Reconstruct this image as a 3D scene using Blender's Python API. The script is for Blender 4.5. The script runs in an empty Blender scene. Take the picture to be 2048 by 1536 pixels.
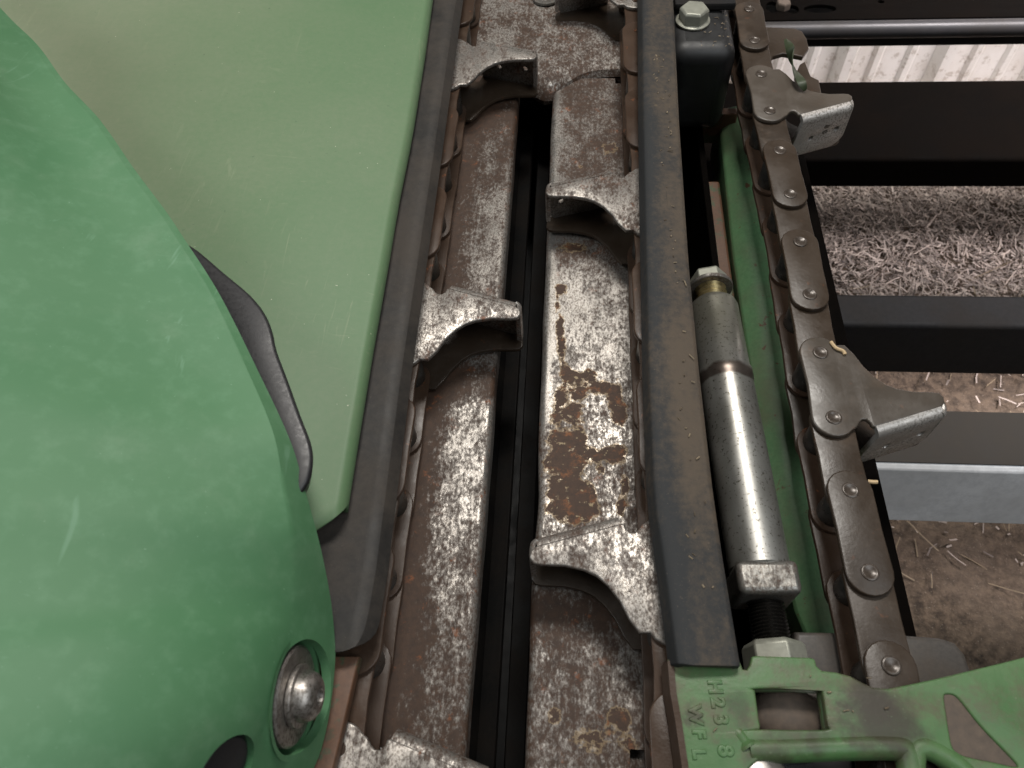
import bpy, bmesh, math, random
import numpy as np
from mathutils import Vector, Matrix, noise as mnoise
from mathutils.bvhtree import BVHTree
random.seed(7); rng = np.random.default_rng(7)
R = math.radians
scene = bpy.context.scene
col = scene.collection

# ------------------------------------------------------------------ camera
F = 1500.0            # focal length in pixels of the 2048 px wide photograph
H = 0.385             # camera height above the deck plates (metres)
Yc = Vector((156.0, 2355.0, -F)).normalized()          # row direction seen from the camera
Xc = Vector((1.0, -0.02, 0.0)); Xc.z = -(Xc.x*Yc.x + Xc.y*Yc.y)/Yc.z; Xc.normalize()
Zc = Xc.cross(Yc)
cam_d = bpy.data.cameras.new('camera'); cam = bpy.data.objects.new('camera', cam_d); col.objects.link(cam)
cam.matrix_world = Matrix(((Xc.x, Xc.y, Xc.z, 0), (Yc.x, Yc.y, Yc.z, 0), (Zc.x, Zc.y, Zc.z, H), (0, 0, 0, 1)))
cam_d.sensor_width = 36; cam_d.lens = 36*F/2048; cam_d.clip_start = 0.01; cam_d.clip_end = 50
cam_d.dof.use_dof = True; cam_d.dof.focus_distance = 0.48; cam_d.dof.aperture_fstop = 17
scene.camera = cam

# ------------------------------------------------------------------ light (indoor shed, soft overhead lamps)
world = bpy.data.worlds.new('World'); scene.world = world; world.use_nodes = True
bg = world.node_tree.nodes['Background']; bg.inputs[0].default_value = (1.0, 0.95, 0.89, 1); bg.inputs[1].default_value = 0.065
def area(name, loc, target, size, power, colr, sy=None, spread=180):
    l = bpy.data.lights.new(name, 'AREA'); l.shape = 'RECTANGLE'; l.size = size; l.size_y = sy or size
    l.energy = power; l.color = colr; l.spread = R(spread)
    o = bpy.data.objects.new(name, l); col.objects.link(o); o.location = loc
    o.rotation_euler = (Vector(target)-Vector(loc)).to_track_quat('-Z', 'Y').to_euler(); return o
area('shed_lamp', (0.10, 1.0, 1.75), (0.0, 0.2, 0), 0.62, 24, (1.0, 0.96, 0.90), 0.30)
area('shed_door', (0.95, -0.35, 1.7), (0.1, 0.3, 0), 1.2, 13.5, (0.90, 0.96, 1.0))
area('shed_lamp', (0.90, 0.72, 1.15), (0.80, 0.98, -0.5), 0.45, 10.5, (1.0, 0.925, 0.935), 0.45, 62)
area('left_fill_lamp', (-1.5, 0.25, 1.5), (-0.25, 0.3, 0.1), 0.9, 13, (0.94, 0.98, 1.0))  # added fill lamp to brighten hood and panel, not a window
scene.view_settings.view_transform = 'Standard'; scene.view_settings.look = 'None'
scene.view_settings.exposure = 0.18; scene.view_settings.gamma = 1.0

# ------------------------------------------------------------------ helpers
def U(u, v, z):
    """point of the place at height z that the photograph shows at pixel (u, v)"""
    d = Vector((u-1024.0, 768.0-v, -F)); w = Vector((d.dot(Xc), d.dot(Yc), d.dot(Zc)))
    k = (z-H)/w.z; return Vector((w.x*k, w.y*k, z))
def Uy(u, v, y):
    d = Vector((u-1024.0, 768.0-v, -F)); w = Vector((d.dot(Xc), d.dot(Yc), d.dot(Zc)))
    k = y/w.y; return Vector((w.x*k, y, H+w.z*k))
def tag(o, label=None, cat=None, group=None, kind=None):
    for k, x in (('label', label), ('category', cat), ('group', group), ('kind', kind)):
        if x: o[k] = x
    return o
def empty(name, loc=(0, 0, 0)):
    o = bpy.data.objects.new(name, None); col.objects.link(o); o.location = loc; o.empty_display_size = .01; return o
def link(name, me, mat=None, parent=None, loc=None):
    o = bpy.data.objects.new(name, me); col.objects.link(o)
    if mat and not me.materials: me.materials.append(mat)
    if parent: o.parent = parent
    if loc is not None: o.location = loc
    return o
def shade(me, ang=35):
    for p in me.polygons: p.use_smooth = True
    bm = bmesh.new(); bm.from_mesh(me); bmesh.ops.recalc_face_normals(bm, faces=bm.faces)
    for e in bm.edges:
        if len(e.link_faces) == 2 and e.calc_face_angle(0) > R(ang): e.smooth = False
    bm.to_mesh(me); bm.free(); return me
def mesh(verts, faces, ang=35):
    me = bpy.data.meshes.new('m'); me.from_pydata([tuple(v) for v in verts], [], faces); return shade(me, ang)
def bevel_me(me, w, seg=2, ang=30):
    bm = bmesh.new(); bm.from_mesh(me)
    es = [e for e in bm.edges if len(e.link_faces) == 2 and e.calc_face_angle(0) > R(ang)]
    bmesh.ops.bevel(bm, geom=es, offset=w, segments=seg, profile=.5, affect='EDGES', clamp_overlap=True)
    bm.to_mesh(me); bm.free(); return shade(me, 40)
def from_curve(cu):
    o = bpy.data.objects.new('tmp', cu); col.objects.link(o)
    dg = bpy.context.evaluated_depsgraph_get(); me = bpy.data.meshes.new_from_object(o.evaluated_get(dg))
    bpy.data.objects.remove(o); bm = bmesh.new(); bm.from_mesh(me)
    bmesh.ops.remove_doubles(bm, verts=bm.verts, dist=1e-6); bm.to_mesh(me); bm.free(); return me
def plate(outline, holes, z0, z1, bev=.0006, seg=2):
    """flat plate with rounded edges and holes, cut from a 2D outline"""
    cu = bpy.data.curves.new('c', 'CURVE'); cu.dimensions = '2D'; cu.fill_mode = 'BOTH'
    for pts in [outline]+list(holes):
        s = cu.splines.new('POLY'); s.points.add(len(pts)-1); s.use_cyclic_u = True
        for p, q in zip(s.points, pts): p.co = (q[0], q[1], 0, 1)
    cu.bevel_depth = bev; cu.bevel_resolution = seg; cu.offset = -bev; cu.extrude = max((z1-z0)/2-bev, 1e-5)
    me = from_curve(cu); me.transform(Matrix.Translation((0, 0, (z0+z1)/2))); return shade(me, 40)
def arc(cx, cy, r, a0, a1, n=8):
    return [(cx+r*math.cos(R(a0+(a1-a0)*i/n)), cy+r*math.sin(R(a0+(a1-a0)*i/n))) for i in range(n+1)]
def circ(cx, cy, r, n=20): return arc(cx, cy, r, 0, 360*(n-1)/n, n-1)
def smooth_poly(pts, n=5, closed=False):
    """Catmull-Rom through points"""
    P = [Vector(p) for p in pts]; out = []; N = len(P)
    for i in range(N if closed else N-1):
        p0 = P[(i-1) % N] if closed or i else P[0]; p1 = P[i]; p2 = P[(i+1) % N]
        p3 = P[(i+2) % N] if closed or i+2 < N else P[-1]
        for k in range(n):
            t = k/n; out.append(.5*((2*p1)+(p2-p0)*t+(2*p0-5*p1+4*p2-p3)*t*t+(3*p1-p0-3*p2+p3)*t**3))
    if not closed: out.append(P[-1])
    return out
def box(x0, x1, y0, y1, z0, z1, bev=.001, seg=2):
    v = [(x, y, z) for x in (x0, x1) for y in (y0, y1) for z in (z0, z1)]
    f = [(0, 1, 3, 2), (4, 6, 7, 5), (0, 4, 5, 1), (2, 3, 7, 6), (0, 2, 6, 4), (1, 5, 7, 3)]
    me = mesh(v, f); return bevel_me(me, bev, seg) if bev else me
def lathe(prof, n=32, closed=True):
    """prof: (radius, height) list turned about +Z; radius 0 ends cap"""
    V = []; Fc = []
    for r, h in prof:
        for k in range(n): V.append((r*math.cos(2*math.pi*k/n), r*math.sin(2*math.pi*k/n), h))
    for i in range(len(prof)-1):
        for k in range(n): Fc.append((i*n+k, i*n+(k+1) % n, (i+1)*n+(k+1) % n, (i+1)*n+k))
    if closed: Fc.append(tuple(range(n))[::-1]); Fc.append(tuple((len(prof)-1)*n+k for k in range(n)))
    me = mesh(V, Fc, 40); return me
def hexprism(r, h, n=6, ch=.12):
    V = []; Fc = []
    for (rr, z) in ((r, 0), (r, h*.82), (r*.88, h)):
        for k in range(n): V.append((rr*math.cos(2*math.pi*(k+.5)/n), rr*math.sin(2*math.pi*(k+.5)/n), z))
    for i in range(2):
        for k in range(n): Fc.append((i*n+k, i*n+(k+1) % n, (i+1)*n+(k+1) % n, (i+1)*n+k))
    Fc += [tuple(range(n))[::-1], tuple(2*n+k for k in range(n))]
    return bevel_me(mesh(V, Fc), r*.05, 2, 15)
def along(me, p, axis, roll=0.0):
    """turn a +Z mesh to lie along axis with its base at p"""
    q = Vector(axis).normalized().to_track_quat('Z', 'Y').to_matrix().to_4x4()
    me.transform(Matrix.Translation(p) @ q @ Matrix.Rotation(roll, 4, 'Z')); return me
def loft(stations, closed_prof=True, caps=True, bev=None):
    n = len(stations[0]); V = [p for s in stations for p in s]; Fc = []
    for i in range(len(stations)-1):
        for k in range(n if closed_prof else n-1):
            a, b = i*n+k, i*n+(k+1) % n; Fc.append((a, b, b+n, a+n))
    if caps and closed_prof: Fc += [tuple(range(n)), tuple((len(stations)-1)*n+k for k in range(n))[::-1]]
    me = mesh(V, Fc); return bevel_me(me, bev) if bev else me
def tube(pts, r, n=8):
    P = [Vector(p) for p in pts]; st = []
    for i, p in enumerate(P):
        t = (P[min(i+1, len(P)-1)]-P[max(i-1, 0)]).normalized()
        a = t.cross(Vector((0.3, 0.2, 1))).normalized(); b = t.cross(a); rr = r[i] if isinstance(r, (list, tuple)) else r
        st.append([p+a*rr*math.cos(2*math.pi*k/n)+b*rr*math.sin(2*math.pi*k/n) for k in range(n)])
    return loft(st)

# ------------------------------------------------------------------ materials
class NT:
    def __init__(s, name):
        s.m = bpy.data.materials.new(name); s.m.use_nodes = True; s.t = s.m.node_tree; s.b = s.t.nodes['Principled BSDF']
        s.pos = s.t.nodes.new('ShaderNodeNewGeometry').outputs['Position']
    def n(s, typ, **kw):
        x = s.t.nodes.new(typ)
        for k, v in kw.items(): setattr(x, k, v)
        return x
    def put(s, sock, v):
        if hasattr(v, 'is_output') or isinstance(v, bpy.types.NodeSocket): s.t.links.new(v, sock)
        elif isinstance(v, (tuple, list)): sock.default_value = tuple(v)+((1,) if len(v) == 3 and len(sock.default_value) == 4 else ())
        else: sock.default_value = v
    def noise(s, scale, detail=4, rough=.6, stretch=(1, 1, 1), off=(0, 0, 0), dist=0.0):
        mp = s.n('ShaderNodeMapping'); s.put(mp.inputs[0], s.pos); mp.inputs['Scale'].default_value = stretch; mp.inputs['Location'].default_value = off
        x = s.n('ShaderNodeTexNoise'); s.put(x.inputs['Vector'], mp.outputs[0])
        x.inputs['Scale'].default_value = scale; x.inputs['Detail'].default_value = detail; x.inputs['Roughness'].default_value = rough; x.inputs['Distortion'].default_value = dist
        return x.outputs[0]
    def math(s, op, a, b=0.0, c=None):
        x = s.n('ShaderNodeMath', operation=op); s.put(x.inputs[0], a); s.put(x.inputs[1], b)
        if c is not None: s.put(x.inputs[2], c)
        return x.outputs[0]
    def ramp(s, f, lo, hi, a=0.0, b=1.0):
        x = s.n('ShaderNodeMapRange'); x.interpolation_type = 'SMOOTHSTEP'
        for k, v in zip(('Value', 'From Min', 'From Max', 'To Min', 'To Max'), (f, lo, hi, a, b)): s.put(x.inputs[k], v)
        return x.outputs[0]
    def mix(s, f, a, b):
        x = s.n('ShaderNodeMix', data_type='RGBA'); s.put(x.inputs[0], f); s.put(x.inputs[6], a); s.put(x.inputs[7], b); return x.outputs[2]
    def mixf(s, f, a, b):
        x = s.n('ShaderNodeMix', data_type='FLOAT'); s.put(x.inputs[0], f); s.put(x.inputs[2], a); s.put(x.inputs[3], b); return x.outputs[0]
    def attr(s, name): 
        x = s.n('ShaderNodeAttribute', attribute_name=name); return x.outputs['Fac']
    def axis(s, i):
        x = s.n('ShaderNodeSeparateXYZ'); s.put(x.inputs[0], s.pos); return x.outputs[i]
    def bump(s, h, strength=.3, dist=.001):
        x = s.n('ShaderNodeBump'); s.put(x.inputs['Height'], h); x.inputs['Strength'].default_value = strength; x.inputs['Distance'].default_value = dist
        s.put(s.b.inputs['Normal'], x.outputs[0])
    def set(s, color=None, rough=None, metal=None, spec=None):
        for k, v in (('Base Color', color), ('Roughness', rough), ('Metallic', metal), ('Specular IOR Level', spec)):
            if v is not None: s.put(s.b.inputs[k], v)
        return s.m

def rusty(name, bias=0.0, attr=False, steel=(.36, .338, .31), orange=.0, met=.78, k=1.0):
    s = NT(name); st = (k, .6*k, k)
    big = s.noise(30, 5, .6, st); mid = s.noise(120, 6, .7, st, (3, 1, 2)); fine = s.noise(520, 6, .75, st, (5, 2, 1)); streak = s.noise(520, 3, .6, (1, .12, 1), (1, 7, 2))
    v = s.math('ADD', s.math('MULTIPLY', big, .50), s.math('MULTIPLY', mid, .65))
    v = s.math('ADD', v, s.math('MULTIPLY', fine, .95)); v = s.math('ADD', v, s.math('MULTIPLY', streak, .18))
    v = s.math('ADD', v, -1.115+bias)
    if attr:
        edge = s.noise(240, 6, .65, (1, 1, 1), (9, 3, 1)); edge2 = s.noise(70, 3, .5, (1, 1, 1), (2, 3, 8))
        am = s.attr('rust'); v = s.math('ADD', v, s.math('MULTIPLY', s.math('SUBTRACT', am, .5), .62))
        bb = s.math('ADD', s.attr('blob'), s.math('MULTIPLY', s.math('SUBTRACT', edge, .5), .85))
        blob = s.ramp(s.math('ADD', bb, s.math('MULTIPLY', s.math('SUBTRACT', edge2, .5), .6)), .47, .53)
    f = s.ramp(v, -.17, .17)
    rc = s.mix(s.noise(210, 5, .65), (.010, .0060, .0042), (.082, .040, .020))
    rc = s.mix(s.ramp(s.noise(80, 6, .75, off=(4, 4, 4)), .58-.1*orange, .70, 0, .85), rc, (.21, .066, .019))
    if attr:
        bc = s.mix(s.noise(330, 5, .7), (.010, .0060, .0042), (.085, .039, .018))
        bc = s.mix(s.ramp(s.noise(110, 5, .7, off=(7, 1, 4)), .52, .68, 0, .9), bc, (.19, .068, .02))
        bc = s.mix(s.ramp(s.noise(240, 3, .6, off=(8, 1, 2)), .61, .68), bc, (.28, .21, .12))
    sc = s.mix(s.ramp(s.noise(900, 4, .7, st, (6, 6, 1)), .46, .60), steel, (.17, .15, .13))
    sc = s.mix(s.ramp(big, .35, .7), sc, tuple(c*.70 for c in steel))
    c = s.mix(f, sc, rc); ff = f
    if attr:
        halo = s.ramp(s.math('ADD', bb, s.math('MULTIPLY', s.math('SUBTRACT', edge2, .5), .6)), .38, .47, 0, .55)
        c = s.mix(halo, c, (.27, .19, .10)); c = s.mix(blob, c, bc); ff = s.math('MAXIMUM', f, blob)
    s.bump(s.math('SUBTRACT', s.math('MULTIPLY', fine, .6), s.math('MULTIPLY', ff, .35)), .5, .0006)
    return s.set(c, s.mixf(ff, s.ramp(mid, .3, .7, .32, .46), .70), s.mixf(ff, met, .0))
def chainmat(name, base=(.043, .029, .019), rust=.25, spec=.42):
    s = NT(name); a = s.noise(60, 5, .65); b = s.noise(420, 4, .6)
    c = s.mix(a, tuple(k*.65 for k in base), tuple(k*1.35 for k in base))
    c = s.mix(s.ramp(b, .55, .75, 0, .5), c, (.075, .056, .042))
    oi = s.n('ShaderNodeObjectInfo').outputs['Random']; c = s.mix(s.ramp(oi, 0, 1, 0, .55), c, tuple(k*.55 for k in base)); c = s.mix(s.math('MULTIPLY', s.ramp(s.noise(35, 5, .7, off=(8, 8, 1)), .5, .7), s.ramp(oi, .3, .9, 0, .6)), c, (.095, .066, .046))
    c = s.mix(s.ramp(s.noise(130, 5, .7, off=(2, 5, 1)), .62, .74, 0, rust), c, (.24, .085, .035))
    s.bump(b, .22, .0004); return s.set(c, s.ramp(a, .3, .7, .28, .44), .0, spec)
def painted(name, base, dust=(.30, .25, .18), dustamt=.3, rough=.5, rust=0.0, scale=1.0, spec=.5, metal=0.0):
    s = NT(name); a = s.noise(18*scale, 5, .6); b = s.noise(240*scale, 5, .7); d = s.noise(1100, 2, .6)
    c = s.mix(s.ramp(b, .3, .7), tuple(k*.85 for k in base), tuple(min(1, k*1.15) for k in base))
    c = s.mix(s.math('MULTIPLY', s.ramp(s.math('ADD', s.math('MULTIPLY', a, .8), s.math('MULTIPLY', b, .25)), .38, .72), dustamt), c, dust)
    c = s.mix(s.ramp(d, .68, .74, 0, .5*min(1, dustamt*2)), c, tuple(min(1, k*1.5) for k in dust))
    if rust:
        rr = s.ramp(s.math('ADD', s.noise(85, 6, .65, off=(3, 8, 1)), s.math('MULTIPLY', b, .2)), .72-.25*rust, .78-.25*rust)
        c = s.mix(rr, c, s.mix(b, (.05, .028, .018), (.17, .08, .04)))
    s.bump(b, .12, .0004); return s.set(c, s.ramp(a, .3, .7, rough-.08, rough+.12), metal, spec)
def plain(name, c, rough=.5, metal=0.0, var=.25, scale=200):
    s = NT(name); a = s.noise(scale, 5, .65)
    s.bump(a, .12, .0004)
    return s.set(s.mix(a, tuple(k*(1-var) for k in c), tuple(min(1, k*(1+var)) for k in c)), s.ramp(a, .3, .7, max(.05, rough-.07), rough+.07), metal)

M = {}
M['deck'] = rusty('deck_steel', 0.0, True)
M['lug'] = rusty('lug_steel', -.06, False, (.38, .355, .325), .3, .75, 1.25)
M['cross'] = rusty('cross_steel', .05, False, (.52, .49, .45))
M['chain'] = chainmat('chain_steel')
M['chain_rust'] = chainmat('chain_rusted', (.062, .037, .024), 1.0, .25)
M['flange'] = rusty('finger_steel', -.32, False, (.52, .49, .46), .0, .55)
M['finger'] = chainmat('finger_worn', (.085, .068, .053), .15, .6)
M['rivet'] = plain('rivet_steel', (.060, .046, .036), .30, .2, .4, 500)
M['roller'] = plain('roller_steel', (.10, .095, .085), .32, .7, .3, 300)
def raildust():
    s = NT('rail_dusty'); a = s.noise(14, 5, .65, (1, .5, 1)); b = s.noise(260, 5, .7); g = s.noise(1000, 3, .7)
    f = s.math('ADD', s.ramp(s.axis(0), .047, .060, .12, .50), s.math('MULTIPLY', s.math('SUBTRACT', a, .5), 2.2)); f = s.math('ADD', f, s.math('MULTIPLY', s.math('SUBTRACT', b, .5), 1.1))
    c = s.mix(s.ramp(f, .05, .85), (.024, .025, .026), (.080, .061, .044)); c = s.mix(s.ramp(g, .64, .72, 0, .5), c, (.15, .115, .085))
    c = s.mix(s.ramp(s.noise(45, 3, .6, (1, .15, 1), (4, 4, 4), 1.5), .66, .72, 0, .4), c, (.008, .008, .009))
    s.bump(b, .3, .0004); return s.set(c, .68, 0, .25)
M['rail_dusty'] = raildust()
M['rail'] = painted('rail_black', (.021, .020, .019), (.062, .050, .040), .7, .56, .0, 1.0, .3)
M['black'] = plain('black_paint', (.009, .009, .0095), .5, 0, .3, 120)
M['rubber'] = plain('black_rubber', (.016, .0155, .017), .42, 0, .2, 500)
M['frame'] = painted('frame_green', (.105, .225, .105), (.11, .085, .055), .6, .42, .06, 1.6)
def castmat():
    s = NT('cast_green'); a = s.noise(40, 5, .65); b = s.noise(420, 4, .6)
    c = s.mix(s.ramp(a, .3, .7), (.056, .130, .044), (.082, .156, .060))
    c = s.mix(s.ramp(s.math('ADD', s.noise(26, 6, .7, off=(5, 1, 3)), s.math('MULTIPLY', b, .15)), .52, .72, 0, .8), c, (.095, .078, .048))
    for (u, v, rx, k) in ((1765, 1445, .020, .9), (1735, 1400, .012, .75), (1690, 1450, .008, .5), (1480, 1420, .008, .5), (1388, 1430, .005, .7), (1585, 1475, .012, .5), (1640, 1475, .01, .5), (1545, 1515, .012, .6)):  # some of these dark spots paint in the shade of a shallow recess
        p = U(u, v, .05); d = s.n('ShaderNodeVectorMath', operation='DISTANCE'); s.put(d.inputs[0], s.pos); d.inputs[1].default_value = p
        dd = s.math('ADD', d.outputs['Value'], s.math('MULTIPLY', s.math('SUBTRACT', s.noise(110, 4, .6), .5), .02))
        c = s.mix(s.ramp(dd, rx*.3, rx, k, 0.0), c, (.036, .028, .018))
    c = s.mix(s.ramp(b, .64, .72, 0, .4), c, (.14, .20, .11))
    s.bump(s.math('ADD', a, s.math('MULTIPLY', b, .3)), .35, .0010); return s.set(c, s.ramp(a, .3, .7, .38, .52), 0, .4)
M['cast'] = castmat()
M['castrust'] = painted('cast_rusted', (.055, .085, .04), (.085, .048, .028), .9, .55, .8, 1.5)
M['dirt_metal'] = plain('worn_brown_metal', (.088, .066, .050), .8, 0, .7, 260)
M['dark'] = painted('dark_steel', (.0022, .0017, .0014), (.0045, .0032, .0025), .7, .8, .0, 1.0, .03)
M['charcoal'] = painted('charcoal_steel', (.014, .014, .015), (.022, .018, .015), .6, .65, .0, 1.0, .15)
M['greybeam'] = painted('grey_beam', (.74, .75, .77), (.46, .45, .44), .6, .5, .0, .6, .4, .0)
M['roll'] = painted('roll_black', (.003, .003, .003), (.012, .009, .007), .6, .7, .0, 2, .12)
M['zinc'] = None
def zinc():
    s = NT('zinc_tube'); a = s.noise(50, 4, .6, (1, .5, 1)); b = s.noise(500, 5, .7)
    c = s.mix(a, (.29, .275, .23), (.42, .42, .41)); c = s.mix(s.ramp(b, .56, .66), c, (.10, .088, .07))
    c = s.mix(s.ramp(s.noise(60, 6, .7, (1, .4, 1), (3, 1, 9)), .55, .72, 0, .65), c, (.13, .10, .07)); c = s.mix(s.ramp(s.axis(1), .25, .29, 0, .35), c, (.24, .22, .13))
    y = s.axis(1); w = s.math('ADD', y, s.math('MULTIPLY', s.noise(90, 3, .5), .006))
    yb = .2465
    band = s.math('MULTIPLY', s.ramp(w, yb-.004, yb-.002), s.ramp(w, yb+.0055, yb+.003))
    c = s.mix(s.math('MULTIPLY', band, .8), c, (.06, .036, .026))
    s.bump(b, .12, .0004); return s.set(c, s.ramp(a, .3, .7, .28, .42), .8)
M['zinc'] = zinc()
M['gold'] = plain('yellow_zinc', (.46, .37, .19), .32, .85, .3, 300)
M['nut'] = rusty('nut_steel', -.10, False, (.26, .25, .23))
M['nutpale'] = plain('pale_bolt', (.30, .30, .25), .45, .4, .25, 300)
M['washer'] = plain('washer_steel', (.40, .375, .35), .33, .85, .35, 200)
M['bolt'] = rusty('bolt_steel', -.24, False, (.46, .43, .40), .7, .9)
M['oily'] = plain('oily_rod', (.02, .018, .016), .28, .6, .4, 500)

def hoodmat():
    s = NT('hood_plastic'); a = s.noise(9, 5, .6); b = s.noise(120, 4, .6); sc = s.noise(70, 3, .6, (1, .15, 1), (3, 3, 3), 1.5)
    c = s.mix(s.ramp(a, .3, .7), (.066, .176, .080), (.084, .194, .094))
    c = s.mix(s.ramp(b, .45, .8, 0, .3), c, (.15, .29, .17))
    sc2 = s.noise(45, 4, .65, (.25, 1, 1), (8, 3, 1), 2.5)
    c = s.mix(s.ramp(sc, .66, .74, 0, .30), c, (.21, .37, .25)); c = s.mix(s.ramp(sc2, .66, .74, 0, .22), c, (.20, .36, .24)); c = s.mix(s.ramp(s.noise(700, 2, .5, off=(1, 4, 1)), .74, .79, 0, .35), c, (.30, .45, .32)); c = s.mix(s.ramp(s.noise(22, 6, .7, off=(6, 1, 3)), .5, .75, 0, .35), c, (.17, .27, .17))
    for (u, v, z, rad) in ((327, 560, .135, .0042), (205, 1280, .165, .0028), (28, 1165, .175, .0026), (560, 1120, .12, .0010)):
        p = U(u, v, z)
        mp = s.n('ShaderNodeVectorMath', operation='DISTANCE'); s.put(mp.inputs[0], s.pos); mp.inputs[1].default_value = p
        d = s.math('ADD', mp.outputs['Value'], s.math('MULTIPLY', s.noise(300, 2), .003))
        c = s.mix(s.ramp(d, rad+.0015, rad+.0035, .75, 0.0), c, (.02, .07, .03))
    s.bump(s.noise(1500, 2, .5), .05, .0003); return s.set(c, s.ramp(a, .3, .7, .52, .60), 0, .35)
def panelmat():
    s = NT('panel_plastic'); a = s.noise(7, 5, .6); b = s.noise(260, 5, .7); ln = s.noise(160, 3, .6, (1, .10, 1), (1, 3, 2), 2.0); ln2 = s.noise(160, 3, .6, (.2, 1, 1), (5, 3, 2), 2.0)
    x = s.axis(0)
    dust = s.math('ADD', s.ramp(x, -.10, -.42, .22, .74), s.math('MULTIPLY', s.math('SUBTRACT', a, .5), .55))
    dust = s.math('ADD', dust, s.math('MULTIPLY', s.math('SUBTRACT', b, .5), .35))
    c = s.mix(s.ramp(dust, 0, 1, 0, .92), (.090, .172, .080), (.222, .238, .160))
    c = s.mix(s.math('MULTIPLY', s.ramp(ln, .60, .74, 0, .34), s.ramp(s.noise(11, 4, .6, off=(9, 9, 2)), .45, .62)), c, (.27, .30, .19)); c = s.mix(s.math('MULTIPLY', s.ramp(ln2, .60, .76, 0, .26), s.ramp(s.noise(13, 4, .6, off=(3, 9, 5)), .45, .62)), c, (.27, .30, .19))
    c = s.mix(s.ramp(s.noise(420, 2, .5, off=(2, 9, 4)), .76, .80, 0, .8), c, (.62, .62, .48))
    c = s.mix(s.ramp(s.noise(230, 2, .5, off=(1, 2, 7)), .73, .79, 0, .45), c, (.05, .09, .05))
    s.bump(b, .08, .0004); return s.set(c, .52, 0, .4)
M['hood'] = hoodmat(); M['panel'] = panelmat()
def groundmat():
    s = NT('dirt'); a = s.noise(9, 6, .65); b = s.noise(90, 6, .7); d = s.noise(400, 3, .6)
    c = s.mix(s.ramp(b, .3, .7), (.040, .028, .020), (.165, .118, .082)); c = s.mix(s.ramp(a, .4, .7, 0, .6), c, (.18, .135, .10))
    c = s.mix(s.ramp(d, .62, .7, 0, .5), c, (.33, .27, .22)); s.bump(s.math('ADD', b, s.math('MULTIPLY', d, .4)), .8, .006); return s.set(c, .9)
M['ground'] = groundmat()
def strawmat():
    s = NT('straw'); r = s.attr('shade'); c = s.mix(r, (.055, .040, .034), (.72, .61, .54)); return s.set(c, .55, 0, .4)
M['straw'] = strawmat()
def wallmat():
    s = NT('siding_white'); a = s.noise(14, 6, .7); b = s.noise(60, 5, .7); z = s.axis(2)
    c = s.mix(s.ramp(a, .42, .7, 0, .5), (.70, .68, .65), (.54, .50, .45))
    c = s.mix(s.ramp(s.math('ADD', b, s.ramp(z, -.30, -.46, 0, .12)), .62, .72, 0, .6), c, (.34, .29, .24)); return s.set(c, .4)
M['siding'] = wallmat()
M['leaf'] = plain('dry_leaf', (.028, .040, .016), .5, 0, .4, 300)

# ------------------------------------------------------------------ setting: ground, straw, wall
nx, ny = 300, 220
gx = np.linspace(-1.2, 2.4, nx); gy = np.linspace(-1.0, 1.6, ny)
GZ = -.5
def ground_z(x, y): return GZ+.010*mnoise.fractal(Vector((x*7, y*7, 0)), 1.0, 2.0, 4)+.006*max(0, mnoise.noise(Vector((x*38, y*38, 5))))
V = [(x, y, ground_z(x, y)) for y in gy for x in gx]
Fq = [(j*nx+i, j*nx+i+1, (j+1)*nx+i+1, (j+1)*nx+i) for j in range(ny-1) for i in range(nx-1)]
g = link('ground', mesh(V, Fq, 180), M['ground']); tag(g, kind='structure')

def straws(n, xr, yr, lr, wr, thr):
    vs = []; fs = []; sh = []
    while len(sh) < n*8:
        x = random.uniform(*xr); y = random.uniform(*yr)
        if random.random() > thr(x, y): continue
        L = random.uniform(*lr)*(1 if random.random() < .8 else 1.8); w = random.uniform(*wr); a = random.uniform(0, 2*math.pi); bend = random.gauss(0, .9) if random.random() < .3 else random.gauss(0, .15)
        z = ground_z(x, y)+random.uniform(.001, .020); tl = random.gauss(0, .35); b0 = len(vs); s = random.random()**.8
        px, py, pz = x, y, z; ang = a
        for k in range(4):
            nxx, nyy = -math.sin(ang), math.cos(ang)
            vs.append((px+nxx*w, py+nyy*w, pz)); vs.append((px-nxx*w, py-nyy*w, pz+w*.9))
            sh += [s, s]; px += math.cos(ang)*L/3; py += math.sin(ang)*L/3; pz += math.sin(tl)*L/3; ang += bend/3
        for k in range(3): fs.append((b0+2*k, b0+2*k+1, b0+2*k+3, b0+2*k+2))
    me = bpy.data.meshes.new('m'); me.from_pydata(vs, [], fs)
    at = me.attributes.new('shade', 'FLOAT', 'POINT'); at.data.foreach_set('value', np.array(sh, dtype=np.float32)); return me
def dens(x, y):
    return max(.014, min(1.0, (y-.60)*4.5+.9*mnoise.noise(Vector((x*6, y*6, 3)))))
o = link('chaff', straws(36000, (.12, 1.10), (.30, 1.12), (.003, .014), (.0004, .0011), dens), M['straw'])
tag(o, 'layer of broken pale straw and chaff over the brown dirt', 'straw', kind='stuff')
o = link('loose_straw', straws(3200, (.12, 1.10), (.55, 1.12), (.010, .030), (.0004, .0010), dens), M['straw'])
tag(o, 'brighter straw pieces strewn on top of the chaff', 'straw', kind='stuff')
o = link('loose_straw', straws(260, (.15, 1.1), (.25, .75), (.010, .045), (.00035, .0007), lambda x, y: 1.0), plain('loose_straw', (.30, .23, .15), .6, 0, .5, 40))
tag(o, 'scattered longer straw stalks lying on bare dirt', 'straw', kind='stuff')

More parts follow.
